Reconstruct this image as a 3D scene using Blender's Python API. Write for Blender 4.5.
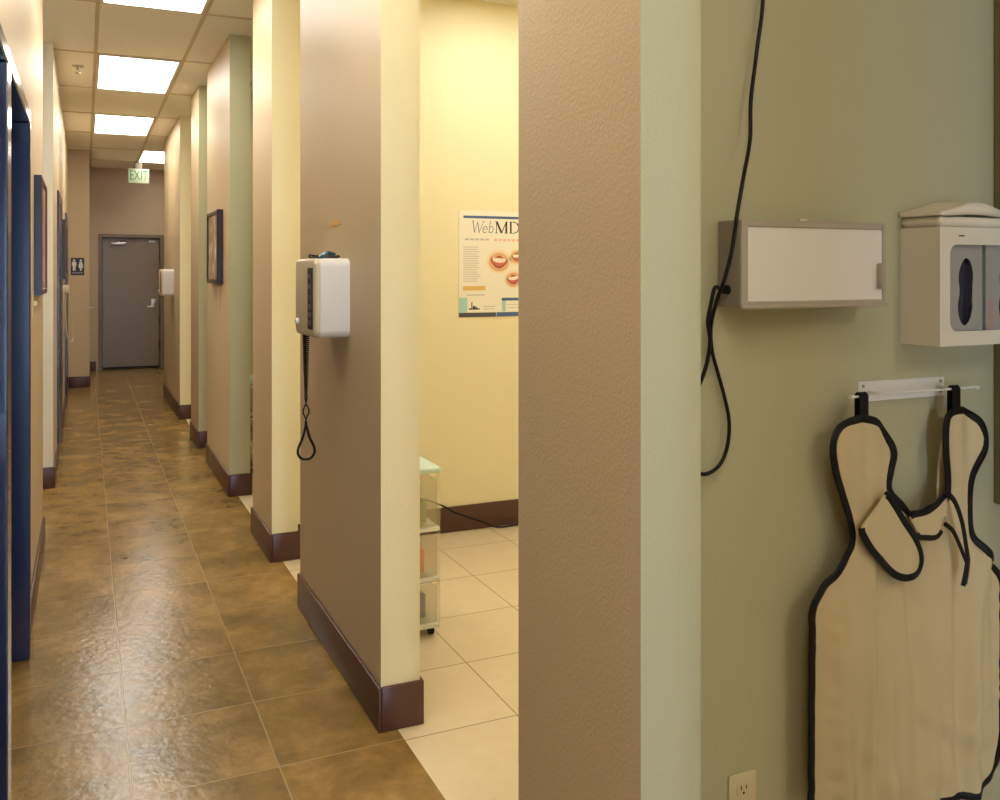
import bpy, bmesh, math, random
from mathutils import Vector, Matrix, noise
from mathutils.geometry import delaunay_2d_cdt
random.seed(7)
for o in list(bpy.data.objects): bpy.data.objects.remove(o, do_unlink=True)
S = bpy.context.scene
C = S.collection
PI = math.pi
# ---------------------------------------------------------------- camera
HC = 1.53; HT = 3.15                       # eye height, ceiling height
CX, V0, FP = 440.0, 272.0, 851.0           # principal column, horizon row, focal length in pixels of 1000x800
YAW = math.atan(355/851); sn, cs = math.sin(YAW), math.cos(YAW)
cam = bpy.data.cameras.new('camera'); co = bpy.data.objects.new('camera', cam); C.objects.link(co)
co.location = (0, 0, HC); co.rotation_euler = (PI/2, 0, -YAW)
cam.sensor_width = 36; cam.lens = FP*36/1000
cam.shift_x = (500-CX)/1000; cam.shift_y = -(400-V0)/1000
cam.clip_start = 0.02; cam.clip_end = 60
S.camera = co
# ---------------------------------------------------------------- world, exposure, daylight
S.view_settings.view_transform = 'Standard'; S.view_settings.look = 'None'
S.view_settings.exposure = 0.1; S.view_settings.gamma = 1; S.view_settings.use_curve_mapping = False
w = bpy.data.worlds.new('world'); S.world = w; w.use_nodes = True
w.node_tree.nodes['Background'].inputs['Color'].default_value = (.55, .7, 1, 1)
w.node_tree.nodes['Background'].inputs['Strength'].default_value = 1.2
def area(name, loc, rot, sx, sy, power, col):
    l = bpy.data.lights.new(name, 'AREA'); l.shape = 'RECTANGLE'; l.size = sx; l.size_y = sy
    l.energy = power; l.color = col
    o = bpy.data.objects.new(name, l); C.objects.link(o); o.location = loc; o.rotation_euler = rot
    return o
area('daylight', (.2, -3.45, 1.15), (PI/2, 0, 0), .8, 2.0, 100, (.50, .70, 1.0))   # outside the window behind the camera, shining along +Y
PANEL = 11.5                                # radiance of the ceiling diffusers
PCOL = (1.0, .95, .85)

# ---------------------------------------------------------------- materials
def s2l(c): return tuple((x/12.92 if x <= .04045 else ((x+.055)/1.055)**2.4) for x in c)
def rgb(r, g, b): return s2l((r/255, g/255, b/255)) + (1,)
def mat(name, col, rough=.6, metal=0, bump=0, bscale=200, var=0, vscale=3, spec=.5, trans=0, alpha=1, coat=0, emit=None, es=0):
    m = bpy.data.materials.new(name); m.use_nodes = True; nt = m.node_tree; n = nt.nodes; l = nt.links
    b = n['Principled BSDF']; b.inputs['Roughness'].default_value = rough; b.inputs['Metallic'].default_value = metal
    b.inputs['Specular IOR Level'].default_value = spec; b.inputs['Base Color'].default_value = col
    b.inputs['Transmission Weight'].default_value = trans; b.inputs['Alpha'].default_value = alpha
    b.inputs['Coat Weight'].default_value = coat
    tc = n.new('ShaderNodeTexCoord')
    if var:
        nz = n.new('ShaderNodeTexNoise'); nz.inputs['Scale'].default_value = vscale; nz.inputs['Detail'].default_value = 4
        l.new(tc.outputs['Object'], nz.inputs['Vector'])
        mx = n.new('ShaderNodeMix'); mx.data_type = 'RGBA'
        mx.inputs[6].default_value = tuple(x*(1-var) for x in col[:3])+(1,); mx.inputs[7].default_value = tuple(min(1, x*(1+var)) for x in col[:3])+(1,)
        l.new(nz.outputs['Fac'], mx.inputs[0]); l.new(mx.outputs[2], b.inputs['Base Color'])
    if bump:
        n2 = n.new('ShaderNodeTexNoise'); n2.inputs['Scale'].default_value = bscale; n2.inputs['Detail'].default_value = 3
        l.new(tc.outputs['Object'], n2.inputs['Vector'])
        bp = n.new('ShaderNodeBump'); bp.inputs['Strength'].default_value = bump; bp.inputs['Distance'].default_value = .002
        l.new(n2.outputs['Fac'], bp.inputs['Height']); l.new(bp.outputs['Normal'], b.inputs['Normal'])
    if emit: b.inputs['Emission Color'].default_value = emit; b.inputs['Emission Strength'].default_value = es
    return m
def wallmat(name, col, rough=.45): return mat(name, col, rough, bump=.5, bscale=130, var=.02, vscale=2, spec=.35)
M = {}
M['tan'] = wallmat('tan_paint', rgb(200, 178, 142), .45)
M['tan_dark'] = wallmat('taupe_paint', rgb(184, 162, 134))
M['yellow'] = wallmat('yellow_paint', rgb(236, 224, 180))
M['green'] = wallmat('sage_paint', rgb(187, 182, 145))
M['cream'] = wallmat('cream_paint', rgb(228, 220, 200))
M['base'] = mat('cove_base', rgb(84, 52, 42), .35, var=.05)
M['navy'] = mat('dark_gloss_trim', rgb(28, 37, 72), .2, spec=.7, coat=.4)  # blue of the reflected daylight is put into this dark trim colour
M['navy_leaf'] = mat('dark_door', rgb(28, 37, 70), .25, spec=.6)  # door leaves carry the same painted blue reflection
M['ceil'] = mat('ceiling_tile', rgb(246, 240, 226), .9, bump=.5, bscale=60, var=.02, vscale=5)
M['grid'] = mat('ceiling_grid', rgb(206, 188, 158), .5)
M['white'] = mat('white_plastic', rgb(226, 222, 212), .35)
M['warmwhite'] = mat('warm_white_metal', rgb(226, 216, 192), .4)
M['offwhite'] = mat('offwhite_plastic', rgb(206, 190, 158), .4)
M['black'] = mat('black_rubber', rgb(12, 11, 12), .5, spec=.3)
M['blackpanel'] = mat('black_panel', rgb(30, 26, 22), .6)
M['grey_led'] = mat('panel_print', rgb(70, 66, 60), .6)
M['frame_black'] = mat('black_frame', rgb(30, 26, 24), .3)
M['frame_navy'] = mat('navy_frame', rgb(22, 30, 56), .3)  # cool daylight on the picture's sides, put into their colour as blue
M['redwood'] = mat('red_brown_frame', rgb(92, 48, 40), .35)
M['door'] = mat('steel_door', rgb(124, 108, 86), .32, var=.05, vscale=2)
M['doorframe'] = mat('steel_frame', rgb(112, 98, 78), .4)
M['steel'] = mat('brushed_metal', rgb(190, 188, 182), .3, 1)
M['mill'] = mat('grey_box', rgb(176, 164, 146), .45)
M['mill_dark'] = mat('grey_box_side', rgb(150, 138, 124), .45)  # darker copy of the box grey, shade on its side painted in
M['acrylic'] = mat('opal_acrylic', rgb(232, 226, 214), .25)
M['ivory'] = mat('ivory_plate', rgb(216, 198, 158), .3)
M['dark'] = mat('dark_slot', rgb(30, 24, 16), .6)
M['cloth'] = mat('apron_cloth', rgb(212, 190, 144), .75, bump=.4, bscale=900, var=.07, vscale=9)
M['paperw'] = mat('cream_paper', rgb(228, 216, 190), .8, var=.02)
M['card'] = mat('glove_card', rgb(160, 155, 144), .6, var=.1, vscale=25)
M['cardgreen'] = mat('glove_card_edge', rgb(150, 165, 150), .6)
M['glove'] = mat('purple_glove', rgb(20, 16, 38), .5, var=.7, vscale=60)
M['glove_hi'] = mat('violet_print', rgb(92, 80, 160), .5)
M['pink'] = mat('pink_print', rgb(176, 140, 130), .6)
M['wood'] = mat('brown_wood', rgb(124, 102, 64), .5, var=.12, vscale=6)
M['teal'] = mat('teal_plastic', rgb(40, 78, 92), .25)
M['orange'] = mat('orange_tape', rgb(216, 168, 96), .6)
M['signblack'] = mat('sign_black', rgb(26, 26, 26), .4)
M['signwhite'] = mat('sign_white', rgb(224, 222, 214), .5)
M['exitbody'] = mat('exit_housing', rgb(158, 164, 136), .5)
M['exitgreen'] = mat('exit_letters', rgb(20, 96, 54), .4, emit=rgb(70, 190, 120))
M['paper'] = mat('poster_paper', rgb(240, 232, 208), .35)
M['p_blue'] = mat('poster_blue', rgb(70, 100, 140), .5)
M['p_navy'] = mat('poster_navy', rgb(74, 74, 84), .5)
M['p_text'] = mat('poster_text', rgb(40, 38, 36), .5)
M['p_grey'] = mat('poster_fine_print', rgb(196, 188, 172), .5)
M['p_slate'] = mat('poster_light_letters', rgb(72, 78, 92), .5)
M['p_orange'] = mat('poster_orange', rgb(226, 184, 104), .5)
M['p_pink'] = mat('poster_pink_text', rgb(236, 186, 160), .5)
M['p_aqua'] = mat('poster_aqua', rgb(172, 208, 196), .5)
M['skin'] = mat('print_skin', rgb(224, 174, 124), .5)
M['skin_soft'] = mat('print_skin_soft', rgb(240, 220, 182), .5)
M['lip'] = mat('print_lip', rgb(176, 84, 48), .5)
M['gum'] = mat('print_tongue', rgb(206, 110, 92), .5)
M['tooth'] = mat('print_teeth', rgb(248, 240, 220), .4)
M['clear'] = mat('frosted_plastic', rgb(226, 214, 176), .3, trans=.0, alpha=.22)
M['cartwhite'] = mat('cart_white', rgb(222, 224, 206), .35)
M['lid'] = mat('pale_mint_lid', rgb(206, 228, 216), .3)
M['in_orange'] = mat('supply_orange', rgb(226, 130, 70), .6)
M['in_blue'] = mat('supply_blue', rgb(40, 100, 160), .6)
M['in_green'] = mat('supply_green', rgb(130, 140, 90), .6)
M['diff'] = None
def diffuser_mat():
    m = bpy.data.materials.new('lamp_diffuser'); m.use_nodes = True; nt = m.node_tree; n = nt.nodes; l = nt.links
    n.remove(n['Principled BSDF']); e = n.new('ShaderNodeEmission')
    tc = n.new('ShaderNodeTexCoord'); sp = n.new('ShaderNodeSeparateXYZ'); l.new(tc.outputs['Object'], sp.inputs[0])
    # the tubes behind the prismatic sheet: two softly brighter lines along the length
    wv = n.new('ShaderNodeMath'); wv.operation = 'MULTIPLY'; wv.inputs[1].default_value = 2*PI/.29; l.new(sp.outputs['X'], wv.inputs[0])
    cn = n.new('ShaderNodeMath'); cn.operation = 'COSINE'; l.new(wv.outputs[0], cn.inputs[0])
    ma = n.new('ShaderNodeMath'); ma.operation = 'MULTIPLY_ADD'; ma.inputs[1].default_value = -.22*PANEL; ma.inputs[2].default_value = PANEL
    l.new(cn.outputs[0], ma.inputs[0]); l.new(ma.outputs[0], e.inputs['Strength']); e.inputs['Color'].default_value = PCOL+(1,)
    l.new(e.outputs[0], n['Material Output'].inputs[0]); return m
M['diff'] = diffuser_mat()
def glass_mat():
    m = bpy.data.materials.new('window_glass'); m.use_nodes = True; nt = m.node_tree; n = nt.nodes; l = nt.links
    n.remove(n['Principled BSDF']); t = n.new('ShaderNodeBsdfTransparent'); g = n.new('ShaderNodeBsdfGlossy'); g.inputs['Roughness'].default_value = .02
    mx = n.new('ShaderNodeMixShader'); mx.inputs[0].default_value = .06; l.new(t.outputs[0], mx.inputs[1]); l.new(g.outputs[0], mx.inputs[2])
    l.new(mx.outputs[0], n['Material Output'].inputs[0]); return m
M['glass'] = glass_mat()
def tile_mat(name, c1, c2, c3, grout, size, ox, oy, rough, bumpd, gw=.006, gb=.5):
    m = bpy.data.materials.new(name); m.use_nodes = True; nt = m.node_tree; n = nt.nodes; l = nt.links; b = n['Principled BSDF']
    tc = n.new('ShaderNodeTexCoord'); mp = n.new('ShaderNodeMapping'); mp.inputs['Location'].default_value = (-ox, -oy, 0)
    l.new(tc.outputs['Object'], mp.inputs[0])
    br = n.new('ShaderNodeTexBrick'); br.offset = 0; br.squash = 1; br.inputs['Scale'].default_value = 1
    br.inputs['Brick Width'].default_value = size; br.inputs['Row Height'].default_value = size
    br.inputs['Mortar Size'].default_value = gw/2; br.inputs['Mortar Smooth'].default_value = .2
    br.inputs['Color1'].default_value = (0, 0, 0, 1); br.inputs['Color2'].default_value = (1, 1, 1, 1); br.inputs['Mortar'].default_value = (.5, .5, .5, 1)
    l.new(mp.outputs[0], br.inputs['Vector'])
    # each tile shifts the noise so that the mottling breaks at the joints
    va = n.new('ShaderNodeVectorMath'); va.operation = 'MULTIPLY_ADD'; va.inputs[1].default_value = (7, 5, 3)
    l.new(br.outputs['Color'], va.inputs[0]); l.new(mp.outputs[0], va.inputs[2])
    n1 = n.new('ShaderNodeTexNoise'); n1.inputs['Scale'].default_value = 3.8; n1.inputs['Detail'].default_value = 12; n1.inputs['Roughness'].default_value = .72; n1.inputs['Distortion'].default_value = .25
    l.new(va.outputs[0], n1.inputs['Vector'])
    cr = n.new('ShaderNodeValToRGB'); e = cr.color_ramp.elements
    e[0].position = .24; e[0].color = c1; e[1].position = .72; e[1].color = c3
    k = e.new(.5); k.color = c2
    l.new(n1.outputs['Fac'], cr.inputs[0])
    mx = n.new('ShaderNodeMix'); mx.data_type = 'RGBA'; mx.inputs[7].default_value = grout
    l.new(br.outputs['Fac'], mx.inputs[0]); l.new(cr.outputs[0], mx.inputs[6]); l.new(mx.outputs[2], b.inputs['Base Color'])
    rr = n.new('ShaderNodeMath'); rr.operation = 'MULTIPLY_ADD'; rr.inputs[1].default_value = .16; rr.inputs[2].default_value = rough-.06
    l.new(n1.outputs['Fac'], rr.inputs[0]); l.new(rr.outputs[0], b.inputs['Roughness'])
    n2 = n.new('ShaderNodeTexNoise'); n2.inputs['Scale'].default_value = 30; n2.inputs['Detail'].default_value = 7; l.new(va.outputs[0], n2.inputs['Vector'])
    h = n.new('ShaderNodeMath'); h.operation = 'MULTIPLY_ADD'; h.inputs[1].default_value = -gb; l.new(br.outputs['Fac'], h.inputs[0]); l.new(n2.outputs['Fac'], h.inputs[2])
    bp = n.new('ShaderNodeBump'); bp.inputs['Strength'].default_value = 1; bp.inputs['Distance'].default_value = bumpd
    l.new(h.outputs[0], bp.inputs['Height']); l.new(bp.outputs[0], b.inputs['Normal'])
    b.inputs['Specular IOR Level'].default_value = .55
    return m
M['floor'] = tile_mat('brown_slate_tile', rgb(84, 66, 30), rgb(138, 107, 54), rgb(174, 136, 76), rgb(164, 136, 92), .4275, .127-.4275, 2.62-.4275*20, .19, .0017)
M['pale'] = tile_mat('cream_tile', rgb(212, 192, 154), rgb(216, 196, 158), rgb(224, 206, 170), rgb(140, 112, 72), .4275, 1.378-.4275*20, 2.61-.4275*20, .28, .0002, .005, .8)
def art_mat(name, ca, cb, cc, sc, stretch=(1, 3, .5)):
    m = bpy.data.materials.new(name); m.use_nodes = True; nt = m.node_tree; n = nt.nodes; l = nt.links; b = n['Principled BSDF']
    tc = n.new('ShaderNodeTexCoord'); mp = n.new('ShaderNodeMapping'); mp.inputs['Scale'].default_value = stretch
    nz = n.new('ShaderNodeTexNoise'); nz.inputs['Scale'].default_value = sc; nz.inputs['Detail'].default_value = 5; nz.inputs['Distortion'].default_value = 1
    l.new(tc.outputs['Object'], mp.inputs[0]); l.new(mp.outputs[0], nz.inputs['Vector'])
    cr = n.new('ShaderNodeValToRGB'); e = cr.color_ramp.elements; e[0].position = .35; e[0].color = ca; e[1].position = .66; e[1].color = cc
    k = e.new(.5); k.color = cb; l.new(nz.outputs['Fac'], cr.inputs[0]); l.new(cr.outputs[0], b.inputs['Base Color']); b.inputs['Roughness'].default_value = .3
    return m
M['art1'] = art_mat('abstract_print', rgb(96, 62, 36), rgb(190, 158, 116), rgb(240, 234, 214), 5, (1, 4, 1.3))
M['art2'] = art_mat('muted_print', rgb(120, 92, 78), rgb(176, 140, 118), rgb(206, 180, 156), 6)
M['art3'] = art_mat('dark_print', rgb(40, 26, 26), rgb(70, 40, 36), rgb(96, 60, 50), 6)

# ---------------------------------------------------------------- helpers
def tag(o, label=None, cat=None, group=None, kind=None):
    if label: o['label'] = label
    if cat: o['category'] = cat
    if group: o['group'] = group
    if kind: o['kind'] = kind
    return o
def thing(name, loc, label, cat, group=None, rotz=0):
    o = bpy.data.objects.new(name, None); C.objects.link(o); o.location = loc; o.rotation_euler = (0, 0, rotz)
    o.empty_display_size = .05
    return tag(o, label, cat, group)
def link(name, bm, mats, parent=None, smooth=False, label=None):
    """link bm (in the parent's coordinates) as one mesh object"""
    bmesh.ops.recalc_face_normals(bm, faces=bm.faces)
    me = bpy.data.meshes.new(name); bm.to_mesh(me); bm.free()
    for m in (mats if isinstance(mats, (list, tuple)) else [mats]): me.materials.append(m)
    if smooth:
        for p in me.polygons: p.use_smooth = True
        if smooth != 'all': me.set_sharp_from_angle(angle=math.radians(35))
    o = bpy.data.objects.new(name, me); C.objects.link(o)
    if parent: o.parent = parent
    if label: o['label'] = label
    return o
def box(bm, x0, x1, y0, y1, z0, z1, bev=0, seg=2, mi=0):
    b2 = bmesh.new()
    vs = [b2.verts.new((x, y, z)) for x in (x0, x1) for y in (y0, y1) for z in (z0, z1)]
    for f in ((0, 1, 3, 2), (4, 6, 7, 5), (0, 4, 5, 1), (2, 3, 7, 6), (0, 2, 6, 4), (1, 5, 7, 3)): b2.faces.new([vs[i] for i in f])
    bmesh.ops.recalc_face_normals(b2, faces=b2.faces)
    if bev: bmesh.ops.bevel(b2, geom=list(b2.edges), offset=bev, segments=seg, profile=.5, affect='EDGES')
    merge(bm, b2, mi)
def merge(bm, b2, mi=0):
    mp = {}
    for v in b2.verts: mp[v] = bm.verts.new(v.co)
    for f in b2.faces:
        try: g = bm.faces.new([mp[v] for v in f.verts]); g.material_index = mi or f.material_index
        except ValueError: pass
    b2.free()
def B(*a, **k): bm = bmesh.new(); box(bm, *a, **k); return bm
def cyl(bm, p0, p1, r0, r1=None, seg=16, mi=0):
    r1 = r0 if r1 is None else r1
    p0, p1 = Vector(p0), Vector(p1); d = p1-p0; q = d.to_track_quat('Z', 'Y')
    b2 = bmesh.new(); bmesh.ops.create_cone(b2, cap_ends=True, segments=seg, radius1=r0, radius2=r1, depth=d.length)
    bmesh.ops.transform(b2, matrix=Matrix.Translation((p0+p1)/2) @ q.to_matrix().to_4x4(), verts=b2.verts); merge(bm, b2, mi)
def smoothpath(pts, n=8, closed=False):
    pts = [Vector(p) for p in pts]; out = []; N = len(pts)
    for i in range(N if closed else N-1):
        g = (lambda k: pts[k % N]) if closed else (lambda k: pts[max(0, min(N-1, k))])
        a, b, c, d = g(i-1), g(i), g(i+1), g(i+2)
        for j in range(n):
            t = j/n
            out.append(.5*((2*b)+(c-a)*t+(2*a-5*b+4*c-d)*t*t+(3*b-3*c+d-a)*t**3))
    if not closed: out.append(pts[-1])
    return out
def tube(bm, pts, r, seg=8, closed=False, rn=None, nrm=None, mi=0):
    """tube of radius r; with nrm (a fixed normal) the section is an ellipse r in-plane by rn along the normal"""
    N = len(pts); rings = []; up = Vector((0, 0, 1)); prev = None
    for i, p in enumerate(pts):
        a = pts[(i-1) % N] if closed or i > 0 else p; b = pts[(i+1) % N] if closed or i < N-1 else p
        t = (b-a).normalized()
        if nrm is not None:
            u = t.cross(nrm).normalized(); v = nrm
        else:
            if prev is None: prev = t.orthogonal().normalized()
            u = (prev - t*prev.dot(t)).normalized(); v = t.cross(u); prev = u
        rings.append([bm.verts.new(p + u*math.cos(2*PI*k/seg)*r + v*math.sin(2*PI*k/seg)*(rn or r)) for k in range(seg)])
    for i in range(N if closed else N-1):
        A, Bq = rings[i], rings[(i+1) % N]
        for k in range(seg):
            f = bm.faces.new((A[k], A[(k+1) % seg], Bq[(k+1) % seg], Bq[k])); f.material_index = mi; f.smooth = True
    if not closed:
        bm.faces.new(rings[0]).material_index = mi; bm.faces.new(rings[-1][::-1]).material_index = mi
def prism(bm, poly, axis, a, b, mi=0):
    """extrude a 2D polygon; axis 'y': poly is (x,z), between y=a and y=b; axis 'x': poly is (y,z)"""
    f = (lambda p, t: (p[0], t, p[1])) if axis == 'y' else ((lambda p, t: (t, p[0], p[1])) if axis == 'x' else (lambda p, t: (p[0], p[1], t)))
    A = [bm.verts.new(f(p, a)) for p in poly]; Bq = [bm.verts.new(f(p, b)) for p in poly]
    fs = [bm.faces.new(A), bm.faces.new(Bq[::-1])]; n = len(poly)
    for i in range(n): fs.append(bm.faces.new((A[i], A[(i+1) % n], Bq[(i+1) % n], Bq[i])))
    for q in fs: q.material_index = mi
def rrect(x0, x1, z0, z1, r, n=6):
    o = []
    for cx_, cz, a in ((x1-r, z1-r, 0), (x0+r, z1-r, 90), (x0+r, z0+r, 180), (x1-r, z0+r, 270)):
        for k in range(n+1):
            t = math.radians(a+90*k/n); o.append((cx_+r*math.cos(t), cz+r*math.sin(t)))
    return o
def ell(cx_, cz, rx, rz, n=20, a0=0, a1=360): return [(cx_+rx*math.cos(math.radians(a0+(a1-a0)*k/n)), cz+rz*math.sin(math.radians(a0+(a1-a0)*k/n))) for k in range(n if a1-a0 == 360 else n+1)]
def raydir(u, v): r = (u-CX)/FP; return sn+cs*r, cs-sn*r, (V0-v)/FP
def onY(u, v, Y): x, y, z = raydir(u, v); k = Y/y; return Vector((x*k, Y, HC+z*k))
def onX(u, v, X): x, y, z = raydir(u, v); k = X/x; return Vector((X, y*k, HC+z*k))
def copy_tree(o, parent=None):
    c = o.copy(); C.objects.link(c); c.parent = parent
    for ch in list(o.children): copy_tree(ch, c)
    return c

# ================================================================ THE SETTING
bm = B(-2.6, .965, -3.2, 14.6, -.1, 0); box(bm, .965, 1.81, 11.2, 14.6, -.1, 0)
tag(link('floor', bm, M['floor']), 'mottled brown glossy square tile floor running down the corridor', 'floor', kind='structure')
bm = B(.965, 4.52, -3.2, 11.2, -.1, 0)
tag(link('floor', bm, M['pale']), 'cream square tile floor of the open treatment rooms on the right', 'floor', kind='structure')
bm = B(-2.6, 4.52, -3.2, 14.6, HT, HT+.1)
tag(link('ceiling', bm, M['ceil']), 'beige suspended tile ceiling', 'ceiling', kind='structure')
# ceiling grid bars (4 ft x 2 ft tiles)
GX, GY, SX, SY = .072, 6.78, .624, 1.29
bm = bmesh.new()
for i in range(-4, 8):
    x = GX+i*SX; box(bm, x-.012, x+.012, -3.15, 14.15, HT-.006, HT)
for k in range(-7, 6):
    y = GY+k*SY; box(bm, -2.5, 4.4, y-.012, y+.012, HT-.0055, HT)
tag(link('trim_1', bm, M['grid']), 'metal grid bars between the ceiling tiles', 'ceiling grid', kind='structure')

def wallbox(name, x0, x1, y0, y1, label, west=None, east=None, south=None, north=None, split=None, z0=0, z1=HT, core=None):
    """a wall block painted a colour per side; split = (y, colour beyond it) changes the east paint partway"""
    bm = bmesh.new(); mats = []; core = core or M['tan']
    def slot(m):
        if m not in mats: mats.append(m)
        return mats.index(m)
    segs = [(y0, y1, east)] if not split else [(y0, split[0], east), (split[0], y1, split[1])]
    for a, b, e in segs:
        n0 = len(bm.faces)
        box(bm, x0, x1, a, b, z0, z1); bm.faces.ensure_lookup_table()
        for f in list(bm.faces)[n0:]:
            f.normal_update(); nn = f.calc_center_median()
            s = core
            if abs(nn.x-x0) < 1e-5: s = west or core
            elif abs(nn.x-x1) < 1e-5: s = e or core
            elif abs(nn.y-y0) < 1e-5: s = south or core
            elif abs(nn.y-y1) < 1e-5: s = north or core
            f.material_index = slot(s)
    return tag(link(name, bm, mats), label, 'wall', kind='structure')
WX, WT = .909, .139                         # corridor face of the right-hand walls, their thickness
T, Yw, G, Cr = M['tan'], M['yellow'], M['green'], M['cream']
X1 = WX+WT; X1N = 1.041                    # the nearest stub is a little thinner
wallbox('wall_right', WX, X1, -.62, .50, 'tan wall stub beside the camera', west=T, east=G, south=G, north=G)  # added out of view to keep daylight off the green wall
stubs = [  # y0, y1, near paint, far paint, inner split y, label
    (1.255, 1.716, G, Yw, 1.52, 'tan wall end at the right of the camera with a sage green end face'),
    (2.69, 3.84, Yw, Yw, None, 'tan wall stub carrying the large x-ray control box'),
    (4.482, 5.03, Yw, G, 4.72, 'narrow tan wall stub with a yellow end face, second from the camera box'),
    (5.90, 7.05, G, G, None, 'tan wall stub with a black framed picture'),
    (7.612, 8.18, G, Yw, 7.86, 'narrow tan wall stub with sage end face beyond the picture'),
    (9.19, 11.08, Yw, Yw, None, 'far tan wall stub with yellow end face and small control box'),
]
for a, b, n, f, sp, lab in stubs:
    wallbox('wall_right', WX, X1 if a > 1.3 else X1N, a, b, lab, west=T, east=n, south=n, north=f, split=(sp, f) if sp else None)
for y0, y1, n, f, lab in ((1.40, 1.52, G, Yw, 'sage green cross wall with the x-ray apron and viewer box'),
                          (4.60, 4.72, Yw, G, 'yellow cross wall with the poster'),
                          (7.74, 7.86, G, Yw, 'sage green cross wall of the second treatment room'),
                          (11.08, 11.20, Yw, T, 'yellow cross wall of the far treatment room')):
    wallbox('wall_right', X1 if y0 > 1.5 else X1N, 4.4, y0, y1, lab, south=n, north=f)
wallbox('wall_right', 4.4, 4.52, -3.2, 14.6, 'outer wall of the treatment rooms', west=Cr)
wallbox('wall_right', 1.75, 1.87, 11.2, 14.2, 'side wall of the space by the exit door', west=M['tan_dark'])
# end wall with the exit door opening
dx0, dx1, dz = .187, 1.165, 2.12
bm = bmesh.new()
box(bm, .055, dx0, 14.2, 14.4, 0, HT); box(bm, dx1, 1.75, 14.2, 14.4, 0, HT); box(bm, dx0, dx1, 14.2, 14.4, dz, HT); box(bm, dx0, dx1, 14.37, 14.4, 0, dz)
tag(link('wall_end', bm, M['tan_dark']), 'taupe wall at the far end of the corridor', 'wall', kind='structure')
wallbox('wall_end', -.36, .055, 12.22, 14.4, 'tan wall corner beside the exit carrying the restroom sign', west=T, east=M['tan_dark'], south=T)
# left walls: door recess Y 1.7-3.77
LX = -.22
bm = bmesh.new()
box(bm, LX-.2, LX, -3.2, 1.70, 0, HT); box(bm, LX-.2, LX, 3.757, 5.30, 0, HT); box(bm, LX-.2, LX, 1.70, 3.757, 2.172, HT); box(bm, LX-.2, LX-.16, 1.70, 3.757, 0, 2.172)
tag(link('wall_left', bm, T), 'tan corridor wall at the far left with the dark door frames', 'wall', kind='structure')
wallbox('wall_left', LX-.14, LX+.012, 6.62, 12.22, 'left corridor wall beyond the side passage, cream end face', west=Cr, east=T, south=Cr)
wallbox('wall_left', -2.6, -2.48, -3.2, 14.6, 'outer wall of the left side passage', east=Cr)
wallbox('wall_left', -2.48, LX-.2, 5.18, 5.30, 'near wall of the left side passage', north=Cr, core=Cr)
wallbox('wall_left', -2.48, LX-.14, 7.9, 8.02, 'far wall of the left side passage', south=Cr, core=Cr)
# back wall with window behind the camera
bm = bmesh.new()
wx0, wx1, wz0, wz1 = -.2, .6, .15, 2.2
box(bm, -.42, wx0, -3.32, -3.2, 0, HT); box(bm, wx1, 4.52, -3.32, -3.2, 0, HT); box(bm, wx0, wx1, -3.32, -3.2, 0, wz0); box(bm, wx0, wx1, -3.32, -3.2, wz1, HT)
tag(link('wall_back', bm, Cr), 'wall behind the camera with a tall window', 'wall', kind='structure')
wn = tag(bpy.data.objects.new('window_1', None), 'tall white framed window behind the camera', 'window', kind='structure'); C.objects.link(wn)
wn.location = ((wx0+wx1)/2, -3.26, wz0); hw, hh = (wx1-wx0)/2, wz1-wz0
bm = bmesh.new()
for a in ((-hw, -hw+.05, 0, hh), (hw-.05, hw, 0, hh), (-hw+.05, hw-.05, 0, .05), (-hw+.05, hw-.05, hh-.05, hh), (-.02, .02, .05, hh-.05)): box(bm, a[0], a[1], -.03, .03, a[2], a[3])
link('window_frame', bm, M['white'], wn); link('glass_pane', B(-hw+.05, hw-.05, -.004, .004, .05, hh-.05), M['glass'], wn)

# baseboards: rounded-top rubber cove, proud of the wall
BH, BT = .15, .012
def baseb(name, runs, label):
    """runs: (x0,x1,y0,y1) footprints of thin strips"""
    bm = bmesh.new()
    for x0, x1, y0, y1 in runs: box(bm, x0, x1, y0, y1, 0, BH, bev=.005, seg=2)
    return tag(link(name, bm, M['base'], smooth=True), label, 'baseboard', kind='structure')
def wrap(x0, x1, y0, y1, far=True, e0=None, e1=None):
    r = [(x0-BT, x0, y0-BT, y1+(BT if far else 0)), (x0, x1+BT, y0-BT, y0)]
    r.append((x1, x1+BT, y0, e0 if e0 else y1+BT))
    if far: r.append((x0, x1+(BT if not e0 else 0), y1, y1+BT))
    return r
for (a, b, n, f, sp, lab), (e, bl) in zip(stubs, (((1.40), 'nearest wall end'), (None, 'wall stub with the large control box'), (4.60, 'narrow stub with yellow end face'), (None, 'wall stub with the framed picture'), (7.74, 'narrow stub beyond the picture'), (11.08, 'far wall stub'))):
    baseb('baseboard_right', wrap(WX, X1 if a > 1.3 else X1N, a, b, b < 11, e), 'dark brown rubber base around the '+bl)
baseb('baseboard_right', [(X1+BT, 4.4, 4.588, 4.60)], 'dark brown base along the yellow wall below the poster')
baseb('baseboard_right', [(X1+BT, 4.4, 1.388, 1.40)], 'dark brown base along the green wall below the apron')
baseb('baseboard_right', [(X1+BT, 4.4, 7.728, 7.74)], 'dark brown base along the second green cross wall')
baseb('baseboard_end', [(.055, dx0-.03, 14.188, 14.2), (dx1+.03, 1.75, 14.188, 14.2)], 'dark base along the end wall')
baseb('baseboard_end', [(-.208, .067, 12.208, 12.22), (.055, .067, 12.22, 14.188)], 'dark base around the restroom sign corner')
baseb('baseboard_left', [(LX, LX+BT, 3.77, 5.31), (LX-.2, LX+BT, 5.30, 5.312)], 'dark base along the near left wall')
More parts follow.
